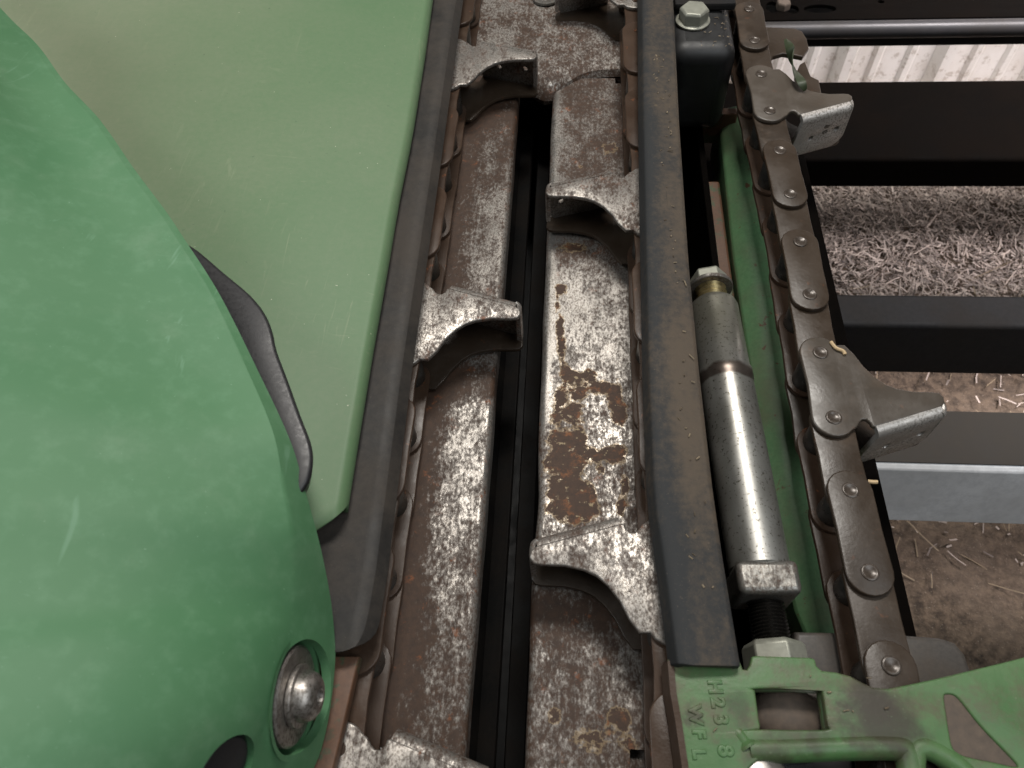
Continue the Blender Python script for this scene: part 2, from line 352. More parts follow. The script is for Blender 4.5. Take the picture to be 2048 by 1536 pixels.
WY = 1.15
wall = empty('shed_wall', (0, WY, GZ)); tag(wall, 'white ribbed metal shed wall splashed with mud, behind the dark beams', 'wall')
link('siding_sheet', box(-.6, 2.2, WY, WY+.004, GZ-.01, .25, 0), M['siding'], wall).matrix_parent_inverse = Matrix.Translation((0, -WY, -GZ))
def rib(w0, w1, d):
    return loft([[(-w0, 0, z), (-w1, -d, z), (w1, -d, z), (w0, 0, z)] for z in (GZ-.008, .248)])
major, minor = rib(.017, .007, .020), rib(.009, .004, .006)
for m_ in (major, minor): m_.materials.append(M['siding'])
x0 = Uy(1690, 118, WY).x; dx = Uy(1883, 118, WY).x-x0
for k in range(-5, 8):
    x = x0+k*dx
    for me, q in ((major, 0), (minor, .32), (minor, .66)):
        r = link('rib', me, None, wall); r.matrix_parent_inverse = Matrix.Translation((0, -WY, -GZ)); r.location = (x+q*dx, WY-.0005, 0)

# ------------------------------------------------------------------ cross beams on the right
def xbeam(label, zt, v_far, v_edge, v_low, mat, bev=.004, x0=.02, u=1850):
    yf = U(u, v_far, zt).y; yn = U(u, v_edge, zt).y; zb = Uy(u, v_low, yn).z
    o = link('cross_beam', box(x0, 1.6, yn, yf, zb, zt, bev, 3), mat)
    tag(o, label, 'beam', 'cross beams under the row unit'); return o
xbeam('wide black beam just below the white ribbed wall', -.15, 160, 318, 376, M['dark'])
xbeam('black steel beam between two strips of chaff', -.15, 588, 652, 748, M['charcoal'])
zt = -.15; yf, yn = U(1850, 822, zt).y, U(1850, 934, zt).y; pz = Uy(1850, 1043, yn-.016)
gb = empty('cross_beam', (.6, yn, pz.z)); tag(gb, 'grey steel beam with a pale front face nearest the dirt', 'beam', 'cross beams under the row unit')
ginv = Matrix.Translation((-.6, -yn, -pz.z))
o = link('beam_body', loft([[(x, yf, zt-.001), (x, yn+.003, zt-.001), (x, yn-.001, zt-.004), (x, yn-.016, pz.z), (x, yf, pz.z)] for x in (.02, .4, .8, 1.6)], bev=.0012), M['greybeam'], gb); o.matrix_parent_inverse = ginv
o = link('dust_shade_layer', plate([(.02, yn+.0035), (1.6, yn+.0035), (1.6, yf), (.02, yf)], [], zt-.0009, zt+.0006, .0003, 1), plain('beam_dust_shade', (.045, .038, .032), .85, 0, .45, 60), gb); o.matrix_parent_inverse = ginv  # dark top colour carries dust and also the shade on the top face
# perforated top rail
zt = -.10; yn = U(1850, 50, zt).y
b1 = empty('perforated_rail', (.6, yn, zt)); tag(b1, 'dirty slotted rail with rounded front lip at the top edge', 'rail')
inv = Matrix.Translation((-.6, -yn, -zt))
hol = []
for (u, v, w, h) in ((1585, 18, .012, .010), (1640, 17, .030, .010), (1545, 14, .012, .014), (1762, 3, .006, .004)):
    p = U(u, v, zt); hol.append([(p.x-w*.8+a*.0, p.y+b) for a, b in ()] or [(p.x+w*.55*math.cos(t)*(1 if abs(math.cos(t)) < .8 else 1.05), p.y+h*.8*math.sin(t)) for t in [2*math.pi*k/14 for k in range(14)]])
pl = link('top_flange', plate([(.10, yn+.013), (1.6, yn+.013), (1.6, yn+.16), (.10, yn+.16)], hol, zt-.004, zt, .0005), M['dark'], b1); pl.matrix_parent_inverse = inv
xl = tube([(.10, yn+.006, zt-.008), (.6, yn+.006, zt-.008), (1.6, yn+.006, zt-.008)], .009, 16)
o = link('front_lip', xl, painted('lip_grey', (.035, .034, .036), (.022, .017, .012), .9, .42, .0, .4, .3), b1); o.matrix_parent_inverse = inv
o = link('web', box(.10, 1.6, yn+.012, yn+.03, zt-.032, zt-.0045, .001), M['black'], b1); o.matrix_parent_inverse = inv
o = link('slot_backing', box(.10, 1.6, yn+.031, yn+.16, zt-.032, zt-.028, 0), M['black'], b1); o.matrix_parent_inverse = inv  # black sheet added under the slots to keep them dark
p = U(1565, 16, zt)
o = link('bolt', along(hexprism(.008, .008), (p.x, p.y, zt), (0, 0, 1)), M['dirt_metal'], b1); o.matrix_parent_inverse = inv

# ------------------------------------------------------------------ row unit frame (green box beam, dark flange, side plates)
fr = empty('row_unit_frame', (.13, .3, -.1)); tag(fr, 'green painted row frame beam running under the outer chain', 'frame')
finv = Matrix.Translation((-.13, -.3, .1))
def fpart(name, me, mat):
    o = link(name, me, mat, fr); o.matrix_parent_inverse = finv; return o
zb = -.03
st = []
for (u, v) in ((1440, 215), (1446, 256), (1472, 500), (1512, 760), (1548, 980), (1600, 1215), (1640, 1310)):
    p = U(u, v, zb); xr = .166
    st.append([(p.x, p.y, zb-.05), (p.x-.001, p.y, zb-.006), (p.x+.006, p.y, zb), (p.x+.017, p.y, zb+.003), (xr, p.y, zb+.002), (xr+.003, p.y, zb-.003), (xr+.003, p.y, zb-.05)])
fpart('beam', loft(st, bev=.0015), M['frame'])
a, b = U(1618, 347, -.034), U(1833, 1265, -.034)
fpart('flange', plate([(.155, b.y-.03), (b.x, b.y-.03), (a.x, a.y+.02), (a.x-.004, a.y+.06), (.155, a.y+.06)], [], -.040, -.034, .001), M['dark'])
fpart('side_plate', box(.104, .109, .05, .62, -.14, -.034, .001), M['dark'])
fpart('side_plate', box(.060, .066, .02, .62, -.14, -.0065, .001), M['dark'])
fpart('side_plate', box(-.135, -.129, -.05, .62, -.14, -.0065, .001), M['dark'])
fpart('gap_backing', box(-.128, .103, -.05, .62, -.150, -.1405, .0), M['black'])  # added black sheet, stands in for the shade deep under the gap
p = U(1410, 222, -.02); q = U(1476, 226, -.02)
fpart('end_tab', box(p.x, q.x, p.y-.004, p.y+.004, -.05, -.02, .001), M['castrust'])
p = U(1412, 500, -.05)
fpart('rust_strip', box(.106, .1195, .16, .47, -.055, -.042, .002), M['castrust'])

# ------------------------------------------------------------------ deck plates (worn, rusted steel)
def deck(name, x0, x1, y0, y1, edge, label, rustf, blobs, slots=()):
    """gridded plate with a rolled inner edge; rust and blob masks hold its own stains, plus darker bands by the fingers"""
    stp = .0022; side = 1 if edge == x1 else -1
    xs = list(np.arange(x0, x1+1e-9, stp)); ys = list(np.arange(y0, y1, stp))
    roll = []
    prof = []
    outer = x0 if side > 0 else x1
    nxs = int(abs(edge-outer-side*.004*1)/stp)
    for i in range(nxs+1): prof.append((outer+(edge-side*.004-outer)*i/nxs, 0.0))
    for i in range(1, 7): t = R(90*i/6); prof.append((edge-side*.004+side*.004*math.sin(t), -.004+.004*math.cos(t)))
    prof.append((edge, -.016)); prof.append((edge-side*.004, -.016)); prof.append((edge-side*.004, -.006)); prof.append((outer, -.006))
    n = len(prof); Vv = []; Ff = []
    def wob(y): return .0007*mnoise.noise(Vector((y*22, side*3, 0)))+(.0016*math.exp(-((y-.17)/.02)**2) if side < 0 else 0)
    for y in ys:
        for (x, z) in prof:
            Vv.append((x+(wob(y) if abs(x-edge) < .006 else 0), y, z+.0004*mnoise.noise(Vector((x*30, y*30, 1)))*(1 if z == 0 else 0)))
    def in_slot(x, y): return any(a < x < b and c < y < d for a, b, c, d in slots)
    for j in range(len(ys)-1):
        for k in range(n):
            xm = (prof[k][0]+prof[(k+1) % n][0])/2
            if slots and in_slot(xm, (ys[j]+ys[j+1])/2): continue
            a, b = j*n+k, j*n+(k+1) % n; Ff.append((a, b, b+n, a+n))
    Ff += [tuple(range(n))[::-1], tuple((len(ys)-1)*n+k for k in range(n))]
    me = mesh(Vv, Ff, 50)
    A = np.array([rustf(x, y) for x, y, z in Vv], dtype=np.float32)
    Bm = np.zeros(len(Vv), dtype=np.float32); vx = np.array(Vv)
    for (bx, by, rx, ry) in blobs:
        d = np.sqrt(((vx[:, 0]-bx)/rx)**2+((vx[:, 1]-by)/ry)**2); Bm += np.exp(-.95*d*d).astype(np.float32)
    Bm = 1-np.exp(-1.08*Bm)
    for nm, ar in (('rust', A), ('blob', Bm)):
        at = me.attributes.new(nm, 'FLOAT', 'POINT'); at.data.foreach_set('value', ar)
    o = link(name, me, M['deck']); tag(o, label, 'deck plate', 'deck plates'); return o
def sstep(a, b, x): t = max(0, min(1, (x-a)/(b-a))); return t*t*(3-2*t)
def rustL(x, y):
    r = .60+.50*(1-sstep(-.092, -.060, x))
    r -= .30*math.exp(-((y-.20)/.07)**2)*sstep(-.085, -.06, x)
    r -= .16*math.exp(-((y-.36)/.05)**2)
    r += .02*(1-sstep(.05, .13, y))+.35*math.exp(-((y-.246)/.016)**2)+.30*math.exp(-((y-.505)/.022)**2)  # also darker bands just in front of the left fingers
    return r
def rustR(x, y):
    r = .49-.16*sstep(.20, .30, y)*(1-sstep(.35, .42, y))+.10*(1-sstep(.08, .15, y))
    r += .25*math.exp(-((y-.352)/.016)**2)+.30*math.exp(-((y-.108)/.010)**2)  # darker bands just in front of the right fingers
    r += .13*sstep(.37, .47, y)
    r -= .35*math.exp(-((x+.012)/.003)**2)*sstep(.2, .24, y)
    return r
bl = []
for (u, v, du, dv) in ((1120, 580, 16, 15), (1115, 610, 8, 12), (1120, 650, 10, 26), (1122, 700, 13, 30), (1130, 745, 12, 20),
    (1150, 755, 18, 16), (1180, 748, 16, 14), (1120, 790, 14, 20), (1160, 785, 22, 18), (1195, 775, 16, 14), (1110, 830, 16, 22), (1145, 828, 22, 22), (1230, 790, 22, 36),
    (1120, 880, 26, 26), (1160, 880, 18, 26), (1240, 830, 16, 24), (1110, 925, 30, 24), (1150, 925, 24, 24), (1190, 910, 18, 18), (1235, 905, 20, 26), (1215, 908, 14, 18),
    (1110, 975, 30, 28), (1150, 975, 30, 28), (1180, 1000, 24, 30), (1115, 1025, 30, 20), (1160, 1030, 30, 20), (1250, 975, 12, 30), (1205, 940, 10, 10), (1240, 1015, 10, 18),
    (1220, 295, 22, 14), (1160, 333, 8, 6), (1140, 495, 36, 12), (1180, 1480, 40, 30), (1240, 1440, 30, 26), (1110, 1430, 20, 20), (1260, 1490, 20, 24)):
    p = U(u, v, 0); e = U(u+du, v, 0); n_ = U(u, v-dv, 0); bl.append((p.x, p.y, abs(e.x-p.x)*.95, abs(n_.y-p.y)*.95))
s1, s2, s3, s4 = U(1228, 168, 0), U(1246, 118, 0), U(1262, 1570, 0), U(1312, 1503, 0)
deck('deck_plate', -.128, -.0435, -.05, .585, -.0435, 'rusty bare steel deck plate left of the dark centre gap', rustL, [])
deck('deck_plate', -.0158, .059, -.05, .545, -.0158, 'steel deck plate with brown rust blotches right of the gap', rustR, bl,
     [(s1.x, s2.x, s1.y, s2.y), (s3.x, s4.x, s3.y, s4.y)])

# rear cross plate that closes the gap at the far end
st = []
for i in range(25):
    x = -.118+.176*i/24
    k = math.exp(-((x+.020)/.022)**2)
    yn_ = .548-.026*k; zb_ = .0035
    st.append([(x, .78, zb_+.002), (x, .62, zb_+.002), (x, yn_+.03, zb_+.002+.003*k), (x, yn_+.012, zb_+.001+.003*k), (x, yn_+.003, zb_-.002*k), (x, yn_, zb_-.005-.004*k), (x, yn_+.002, zb_-.008-.006*k),
               (x, yn_+.014, zb_-.006-.003*k), (x, .62, zb_-.004), (x, .78, zb_-.004)])
o = link('cross_plate', loft(st), M['cross']); tag(o, 'pitted steel plate with a drooping lip at the far end of the gap', 'cover plate')
p = U(1092, -6, .008)
o = link('washer', along(lathe([(.006, 0), (.0115, 0), (.012, .001), (.0115, .0022), (.0065, .0022), (.006, .0012)], 28, False), (p.x, p.y, .0062), (0, 0, 1)), M['nut'])
tag(o, 'flat steel washer on the pitted far plate', 'washer')

fpart('gap_end_blocker', box(-.128, .103, .575, .60, -.14, -.0065, .002), M['black'])  # black box added to block the bright wall beyond the gap
fpart('pocket_backing', box(.075, .30, -.12, .062, -.07, -.004, .004), M['black'])  # black box added so the pockets of the casting stay dark
# stalk rolls below the gap
def stalk_roll(x, lab, ph):
    e = empty('stalk_roll', (x, .28, -.07)); tag(e, lab, 'stalk roll', 'stalk rolls below the deck plates')
    inv = Matrix.Translation((-x, -.28, .07))
    o = link('roll_core', along(lathe([(.020, 0), (.026, .02), (.026, .12), (.026, .60), (.02, .62)], 24), (x, -.02, -.07), (0, 1, 0)), M['roll'], e); o.matrix_parent_inverse = inv
    for k in range(6):
        me = box(-.0018, .0018, -.02, .57, .022, .036, .0006); me.transform(Matrix.Translation((x, 0, -.07)) @ Matrix.Rotation(R(60*k+ph), 4, 'Y'))
        o = link('knife_blade', me, M['roll'], e); o.matrix_parent_inverse = inv
stalk_roll(-.068, 'dark bladed stalk roll deep in the gap, left one', 12); stalk_roll(.006, 'dark bladed stalk roll deep in the gap, right one', 42)

# ------------------------------------------------------------------ gathering chains
PT = .0413; HW = .0110; TH = .003
ZU0, ZI0, ZL0, ZJ0 = .035, .0318, .0035, .0067        # outer upper, inner upper, outer lower, inner lower plate bottoms
def link_outline(hw=HW, waist=.0004):
    L = PT; pts = arc(0, 0, hw, 90, 270, 10)
    pts += [(L*.3, -hw+waist*.5), (L*.5, -hw+waist), (L*.7, -hw+waist*.5)]
    pts += arc(L, 0, hw, -90, 90, 10)
    pts += [(L*.7, hw-waist*.5), (L*.5, hw-waist), (L*.3, hw-waist*.5)]; return pts
def lug_outline():
    # x along the link from rivet B (flange side) to rivet A, y outwards (the finger)
    p = arc(0, 0, HW, 95, 270, 10)[::-1]
    p = [(q[0], q[1]) for q in arc(PT, 0, HW, 60, -90, 9)]
    p += [(PT*.5, -HW+.0010)] + arc(0, 0, HW, 270, 128, 9)
    p += [(-.0050, .0112), (-.0024, .0128), (-.0006, .0146), (-.0006, .0166), (-.0022, .0182), (-.0046, .0188)]
    p += [(-.0050, .0200), (-.0040, .0230), (.0078, .0560)]
    p += [(.0105, .0586), (.0140, .0590), (.0166, .0572), (.0172, .0540)]
    p += [(.0172, .0440), (.0190, .0360), (.0215, .0310), (.0260, .0262), (.0330, .0215), (.0410, .0180), (.0470, .0140)]
    return p
me_linkw = plate(link_outline(.0118), [], 0, TH, .0008, 2); me_linkn = plate(link_outline(.0092, .0008), [], 0, TH, .0006, 1)
KF = 1.135
def finger(p, k): return [(a, HW+(b-HW)*k if b > HW else b) for a, b in p]
def lowfix(p): return [((a-.0045) if (b > .0180 and a < .012) else a, b) for a, b in p]
me_lug_r = plate(finger(lug_outline(), KF), [], 0, TH, .0009, 2)
me_lowlug = plate(lowfix(finger(lug_outline(), KF)), [], 0, TH, .0006, 1)
me_lowlug2 = plate(lowfix(lug_outline()), [], 0, TH, .0006, 1)
me_link = plate(link_outline(), [], 0, TH, .0007, 2)
me_linkl = plate(link_outline(), [], 0, TH, .0006, 1)
me_lug = plate(lug_outline(), [], 0, TH, .0009, 2)
# flange: folds down from the straight edge of the lug plate, with two holes
def flange_mesh(k=1.0):
    A = Vector((-.0050, HW+(.0205-HW)*k)); B_ = Vector((.0078, HW+(.0560-HW)*k)); d = (B_-A); L = d.length; d.normalize(); nrm = Vector((-d.y, d.x))
    if nrm.x > 0: nrm = -nrm
    drop = .0285; hole = [circ(L*.30, -.0150, .0019, 12), circ(L*.82, -.0125, .0021, 12)]
    out = [(-.003, -.001), (L+.001, -.001)]+arc(L-.006+.007, -drop+.009, .009, 0, -80, 6)+[(L*.5, -drop)]+arc(.006-.004, -drop+.005, .005, 260, 180, 5)
    out = [(0.0, .0), (L, .0)]+[(L+.0015, -.006), (L+.0015, -drop+.010)]+arc(L-.0085, -drop+.010, .010, 0, -90, 6)+arc(.002, -drop+.005, .005, 270, 180, 5)
    me = plate(out, hole, -TH/2, TH/2, .0005, 1)
    # local (l, z, thickness) -> world: l along d, z vertical, thickness along nrm
    M4 = Matrix(((d.x, 0, nrm.x, 0), (d.y, 0, nrm.y, 0), (0, 1, 0, 0), (0, 0, 0, 1)))
    off = nrm*.0030
    me.transform(Matrix.Translation((A.x+off.x, A.y+off.y, TH*0-.0022)) @ M4)
    # fold: quarter round strip between plate and flange
    st = []
    for l in np.linspace(0, L, 9):
        c = A+d*l; ring = []
        for r_ in (.0052, .0022):
            for a_ in (np.linspace(0, 90, 7) if r_ > .003 else np.linspace(90, 0, 5)):
                q = c+nrm*(r_*math.sin(R(a_))-.0003); ring.append((q.x, q.y, TH-.0052+r_*math.cos(R(a_))))
        st.append(ring)
    fold = loft(st)
    # rounded finger tip that closes the channel at its end
    st = []
    tp = [(B_+nrm*.0047), (B_+nrm*.0030+d*.0026), (B_+d*.0046-nrm*.002), (B_+d*.0052-nrm*.006)]
    st = []
    for q in smooth_poly([(p.x, p.y) for p in tp], 4):
        tq = q; st.append(tq)
    ring = []
    for i, q in enumerate(st):
        t = (st[min(i+1, len(st)-1)]-st[max(i-1, 0)]).normalized(); nn = Vector((t.y, -t.x)); 
        if nn.dot(Vector((B_.x+.006, B_.y-.004))-q) < 0: nn = -nn
        z_lo = -.0225-.0015*0
        ring.append([(q.x+nn.x*.0016, q.y+nn.y*.0016, TH-.0004), (q.x+nn.x*.0006, q.y+nn.y*.0006, TH-.0012), (q.x, q.y, TH-.0032), (q.x, q.y, z_lo), (q.x+nn.x*.0028, q.y+nn.y*.0028, z_lo), (q.x+nn.x*.0028, q.y+nn.y*.0028, TH-.001)])
    tip = loft(ring)
    bm = bmesh.new()
    for m_ in (me, fold, tip): bm.from_mesh(m_)
    bm.to_mesh(me); bm.free(); return shade(me, 45)
me_flange = flange_mesh(); me_flange_r = flange_mesh(KF)
me_roller = lathe([(.0078, 0), (.0082, .0006), (.0082, .0224), (.0078, .023)], 24)
me_rivet_s = lathe([(.0030, 0), (.0028, .0005), (.0001, .0007)], 14)
me_rivet = lathe([(.0042, 0), (.0041, .0005), (.0036, .0008), (.0030, .0008), (.0026, .0005), (.0001, .0005)], 20)
me_pin = lathe([(.0040, 0), (.0040, .031)], 14)
for me, k in ((me_link, 'chain'), (me_linkl, 'chain_rust'), (me_lug, 'finger'), (me_flange, 'flange'), (me_flange_r, 'lug'), (me_lug_r, 'lug'), (me_lowlug, 'chain'), (me_lowlug2, 'chain'), (me_linkw, 'chain_rust'), (me_linkn, 'chain_rust'), (me_rivet_s, 'chain_rust'), (me_roller, 'roller'), (me_rivet, 'rivet'), (me_pin, 'roller')): me.materials.append(M[k])
def strand(root, xf, yB, n0, n1, flip, mats, jit=.0):
    """pins at yB + k*PT.  flip=False: flange towards the viewer and fingers to +x; True: flange away, fingers towards sgn"""
    inv = root.matrix_world.inverted() if False else Matrix.Translation(-Vector(root.location))
    def put(name, me, mtx, parent=root):
        o = bpy.data.objects.new(name, me); col.objects.link(o); o.parent = parent
        o.matrix_parent_inverse = inv if parent is root else parent.matrix_basis.inverted(); o.matrix_basis = mtx; return o
    mlink, mlug, mlow, mfl, mriv = mats
    sgn = flip
    for k in range(n0, n1):
        y = yB+k*PT; x = xf(y); y2 = y+PT; x2 = xf(y2)
        ang = math.atan2(y2-y, x2-x)
        outer = (k % 2 == 0)
        # frame: local +x from this pin to the next, optional mirror so that the finger points the right way
        m = k % 6
        base = Matrix.Translation((x, y, 0)) @ Matrix.Rotation(ang, 4, 'Z')
        tl = Matrix.Rotation(random.gauss(0, jit), 4, 'Y')
        if outer and m == 0:
            if sgn == 'return':     # rivet B is the near pin, finger to +x (local -y)
                T = base @ Matrix.Scale(-1, 4, (0, 1, 0))
            else:                   # rivet B is the far pin
                T = Matrix.Translation((x2, y2, 0)) @ Matrix.Rotation(ang+math.pi, 4, 'Z')
                if sgn == 'left': pass                                   # finger towards +x: local y must map to +x
                else: T = T @ Matrix.Scale(-1, 4, (0, 1, 0))
            up = put('lug_plate', mlug, T @ Matrix.Translation((0, 0, ZU0)))
            fl = put('lug_flange', mfl, T @ Matrix.Translation((0, 0, ZU0)))
            if sgn == 'return' and k == 6: stamp(fl, T)
            put('lug_plate', mlow, T @ Matrix.Translation((0, 0, ZL0)))
        elif outer:
            up = put('link_plate', mlink, base @ Matrix.Translation((0, 0, ZU0)) @ tl); put('link_plate', me_linkl, base @ Matrix.Translation((0, 0, ZL0)))
        else:
            up = put('link_plate', me_linkn if mlink is me_linkw else mlink, base @ Matrix.Translation((0, 0, ZI0))); put('link_plate', me_linkl, base @ Matrix.Translation((0, 0, ZJ0)))
        put('roller', me_roller, Matrix.Translation((x, y, .0092)))
        put('pin', me_pin, Matrix.Translation((x, y, .0045)))
        if outer:
            for (a_, b_) in ((x, y), (x2, y2)): put('rivet', mriv, Matrix.Translation((a_, b_, ZU0+TH-.0001)), up)
def stamp(flange, T):
    A = Vector((-.0050, .0205)); B_ = Vector((.0078, .0560)); d = (B_-A).normalized(); nr = Vector((-d.y, d.x)); nr = -nr if nr.x > 0 else nr
    for i, ch in enumerate('80'):
        fc = bpy.data.curves.new('t', 'FONT'); fc.body = ch; fc.size = .0058; fc.extrude = .0001; fc.align_x = 'CENTER'; fc.align_y = 'CENTER'
        me = from_curve(fc); l = .0215; q = A+d*l+nr*.00462
        me.transform(Matrix.Translation((q.x, q.y, -.010-.0046*i)) @ Matrix(((d.x, 0, nr.x, 0), (d.y, 0, nr.y, 0), (0, 1, 0, 0), (0, 0, 0, 1))) @ Matrix.Rotation(R(-90), 4, 'Z'))
        me.materials.append(M['chain']); o = bpy.data.objects.new('stamped_figure', me); col.objects.link(o); o.parent = flange
chL = empty('gathering_chain', (-.088, .3, 0)); tag(chL, 'rusted gathering chain with steel fingers under the left guide rail', 'chain', 'gathering chains')
chR = empty('gathering_chain', (.1, .3, 0)); tag(chR, 'brown oily gathering chain looping round the right rail, its outer run exposed', 'chain', 'gathering chains')
strand(chL, lambda y: -.0930, .284-PT, -7, 10, 'left', (me_linkw, me_lug_r, me_lowlug, me_flange_r, me_rivet_s), .004)
strand(chR, lambda y: .0495, .137-PT, -3, 14, 'right', (me_linkw, me_lug_r, me_lowlug, me_flange_r, me_rivet_s), .004)
def xret(y): return .1418-.008*(y-.05)+.0012*math.sin(y*22)
strand(chR, xret, .2046, -4, 11, 'return', (me_link, me_lug, me_lowlug2, me_flange, me_rivet), .01)

# ------------------------------------------------------------------ guide rails
def interp(tab, y):
    t = sorted(tab); 
    if y <= t[0][0]: return t[0][1]
    for (a, b), (c, d) in zip(t, t[1:]):
        if y <= c: return b+(d-b)*(y-a)/(c-a)
    return t[-1][1]
# left: narrow angle, rounded near corner
st = []
yend = .0712
for y in [yend+k for k in (0, .0006, .0016, .003, .005, .0075, .0105, .014)]+list(np.linspace(.09, .80, 40)):
    rid = interp([(.07, -.0885), (.10, -.0868), (.14, -.0880), (.22, -.0902), (.39, -.0922), (.56, -.0945), (.8, -.097)], y)
    t = min(1, (y-yend)/.014); cut = .016*(1-math.sqrt(max(0, 1-(1-t)**2)))
    rt = rid+.0066; rt_c = rt-cut; slope = (.057-.0495)/(rt-rid)
    zed = .057-slope*max(0, rt_c-rid); rr = min(rid, rt_c-.0006)
    lf = -.135
    st.append([(lf, y, .0560), (rr-.004, y, .0572), (rr-.001, y, .0570), (rr+(rt_c-rr)*.35, y, .057-(.057-zed)*.2), (rt_c, y, zed), (rt_c-.0022, y, zed-.0012), (rr-.002, y, .0535), (lf, y, .0525)])
o = link('guide_rail', loft(st, bev=.0006), M['rail']); tag(o, 'narrow black guide rail with rounded end beside the green panel', 'guide rail', 'chain guide rails')
st = []
for y in [.0737, .0745]+list(np.linspace(.09, .80, 44)):
    le = interp([(.0737, .0455), (.1175, .0423), (.1468, .0394), (.2138, .0398), (.311, .0420), (.428, .0448), (.571, .0492), (.8, .053)], y)
    rt = interp([(.0736, .0746), (.1187, .0717), (.1533, .0701), (.22, .0690), (.2938, .0688), (.42, .0712), (.561, .0757), (.8, .081)], y)
    st.append([(le, y, .0475), (le+.0012, y, .0520), (le+.0030, y, .0562), (le+.0052, y, .0574), (le+.009, y, .0574), (rt-.002, y, .0560), (rt, y, .0545), (rt, y, .0505), (rt-.0025, y, .0505), (rt-.004, y, .0530), (le+.006, y, .0540), (le+.0030, y, .0475)])
# slight crown of the cut end
for k, p in enumerate(st[0]): st[0][k] = (p[0], p[1]-.0016*math.sin(math.pi*max(0, min(1, (p[0]-.0455)/.029))), p[2])
o = link('guide_rail', loft(st, bev=.0006), M['rail_dusty']); tag(o, 'broad dusty black guide rail between deck plate and silver tube', 'guide rail', 'chain guide rails')

# ------------------------------------------------------------------ rear green divider panel
edge = [U(u, v, .064) for u, v in ((878, -90), (865, 0), (851, 103), (824, 273), (796, 410), (779, 513), (745, 705), (714, 893), (695, 1013))]
etab = [(p.y, p.x) for p in edge]; etab.append((.85, edge[0].x-.006))
y_c = edge[-1].y-.003
prof = [(0.0004, -.0035), (0, -.0018)]+[(.005*(1-math.cos(R(a))), .0065*math.sin(R(a))-.001) for a in (0, 15, 30, 45, 60, 75, 90)]+[(.011, .0062), (.018, .0075), (.03, .0098), (.05, .014), (.08, .018), (.12, .022), (.17, .026), (.24, .030), (.34, .034), (.5, .037)]
st = []
ys = [0, .0005, .0015, .003, .005, .008, .012, .018, .026]+list(np.linspace(.04, .70, 30))
for d in ys:
    row = []
    for (t, dz) in prof:
        rc = .018                                    # rounded near corner, then the edge runs off down-left under the hood
        yn2 = y_c-.0105-.75*max(0, min(t, .06)-.010)+.015*(1-math.sqrt(max(0, 1-(1-min(1, t/rc))**2)))
        y = yn2+d*((.85-yn2)/.70 if d > .03 else 1.0)
        fall = .004*max(0, 1-d/.006)**2*min(1, t/.012)
        x = interp(etab, max(y, edge[-1].y))-t
        row.append((x, y, .064+dz-fall))
    st.append(row)
o = link('divider_panel', loft(st, False, False), M['panel'])
sm = o.modifiers.new('s', 'SOLIDIFY'); sm.thickness = .003; sm.offset = -1 
tag(o, 'large dusty olive green plastic panel behind the front snout cover', 'panel')

# ------------------------------------------------------------------ front green snout hood with bolt in a recess
E_px = [(-150, -160, .150), (0, 15, .142), (75, 90, .139), (130, 165, .136), (200, 240, .133), (270, 340, .130), (330, 420, .127), (370, 480, .125), (440, 590, .121), (520, 750, .115), (580, 880, .110),
        (610, 980, .100), (640, 1090, .088), (660, 1190, .072), (669, 1270, .060), (670, 1330, .055), (660, 1420, .052), (645, 1490, .050), (628, 1536, .049), (590, 1620, .047), (540, 1720, .046)]
Ed = smooth_poly([tuple(U(u, v, z)) for u, v, z in E_px], 6)
n_ = len(Ed); st = []
for i, e in enumerate(Ed):
    f = i/(n_-1)
    S = Vector((-.42, .42-.56*f, .185+.01*f))
    wall_ = sstep(.38, .86, f)
    up = .006+.072*wall_; left = .05*(1-wall_)+.010; e_w = e+Vector((-.004-.006*wall_, 0, .002+.040*wall_))
    c1 = e_w+Vector((-left, -.02*(1-wall_), up)); c2 = S+Vector((.16, .0, .012))
    row = []
    for k in range(41):
        if k < 8: row.append(tuple(e.lerp(e_w, k/8)+Vector((.004*wall_*math.sin(math.pi*k/8*.5), 0, 0))-Vector((.004*wall_*k/8, 0, 0)))); continue
        t = ((k-8)/32)**1.4; row.append(tuple(e_w*(1-t)**3+c1*3*t*(1-t)**2+c2*3*t*t*(1-t)+S*t**3))
    st.append(row)
hood_me = loft(st, False, False)
# make the surface face the viewer side (up)
hood = empty('snout_hood', (-.25, .15, .1)); tag(hood, 'smooth bright green snout cover in the near left foreground', 'hood')
hinv = Matrix.Translation((.25, -.15, -.1))
tmp = link('tmp', hood_me); sm = tmp.modifiers.new('s', 'SOLIDIFY'); sm.thickness = .004; sm.offset = 1
bm = bmesh.new(); bm.from_mesh(hood_me); bmesh.ops.recalc_face_normals(bm, faces=bm.faces)
up_n = sum((f.normal.z for f in bm.faces)); 
if up_n > 0: sm.offset = -1
bvh = BVHTree.FromBMesh(bm); bm.free()
def hit(u, v):
    d = (U(u, v, 0)-Vector((0, 0, H))).normalized(); return bvh.ray_cast(Vector((0, 0, H)), d)
hp, hn, _, _ = hit(609, 1392)
if hn.dot(Vector((0, 0, H))-hp) < 0: hn = -hn
print('HOOD BOLT', hp, hn)
ax = (Vector((1, .02, .0)).normalized()*.68+hn*.32).normalized()
ax2 = (hn*.55+ax*.45).normalized()
def cutter(me): 
    c = link('tmpc', me); bo = tmp.modifiers.new('b', 'BOOLEAN'); bo.object = c; bo.operation = 'DIFFERENCE'; bo.solver = 'EXACT'; return c
cs = []
RC = .0212
cs.append(cutter(along(lathe([(RC, 0), (RC, .06)], 40), hp-ax*.02, ax)))
hp2, hn2, _, _ = hit(455, 1545)
print('HOOD HOLE2', hp2, hn2)
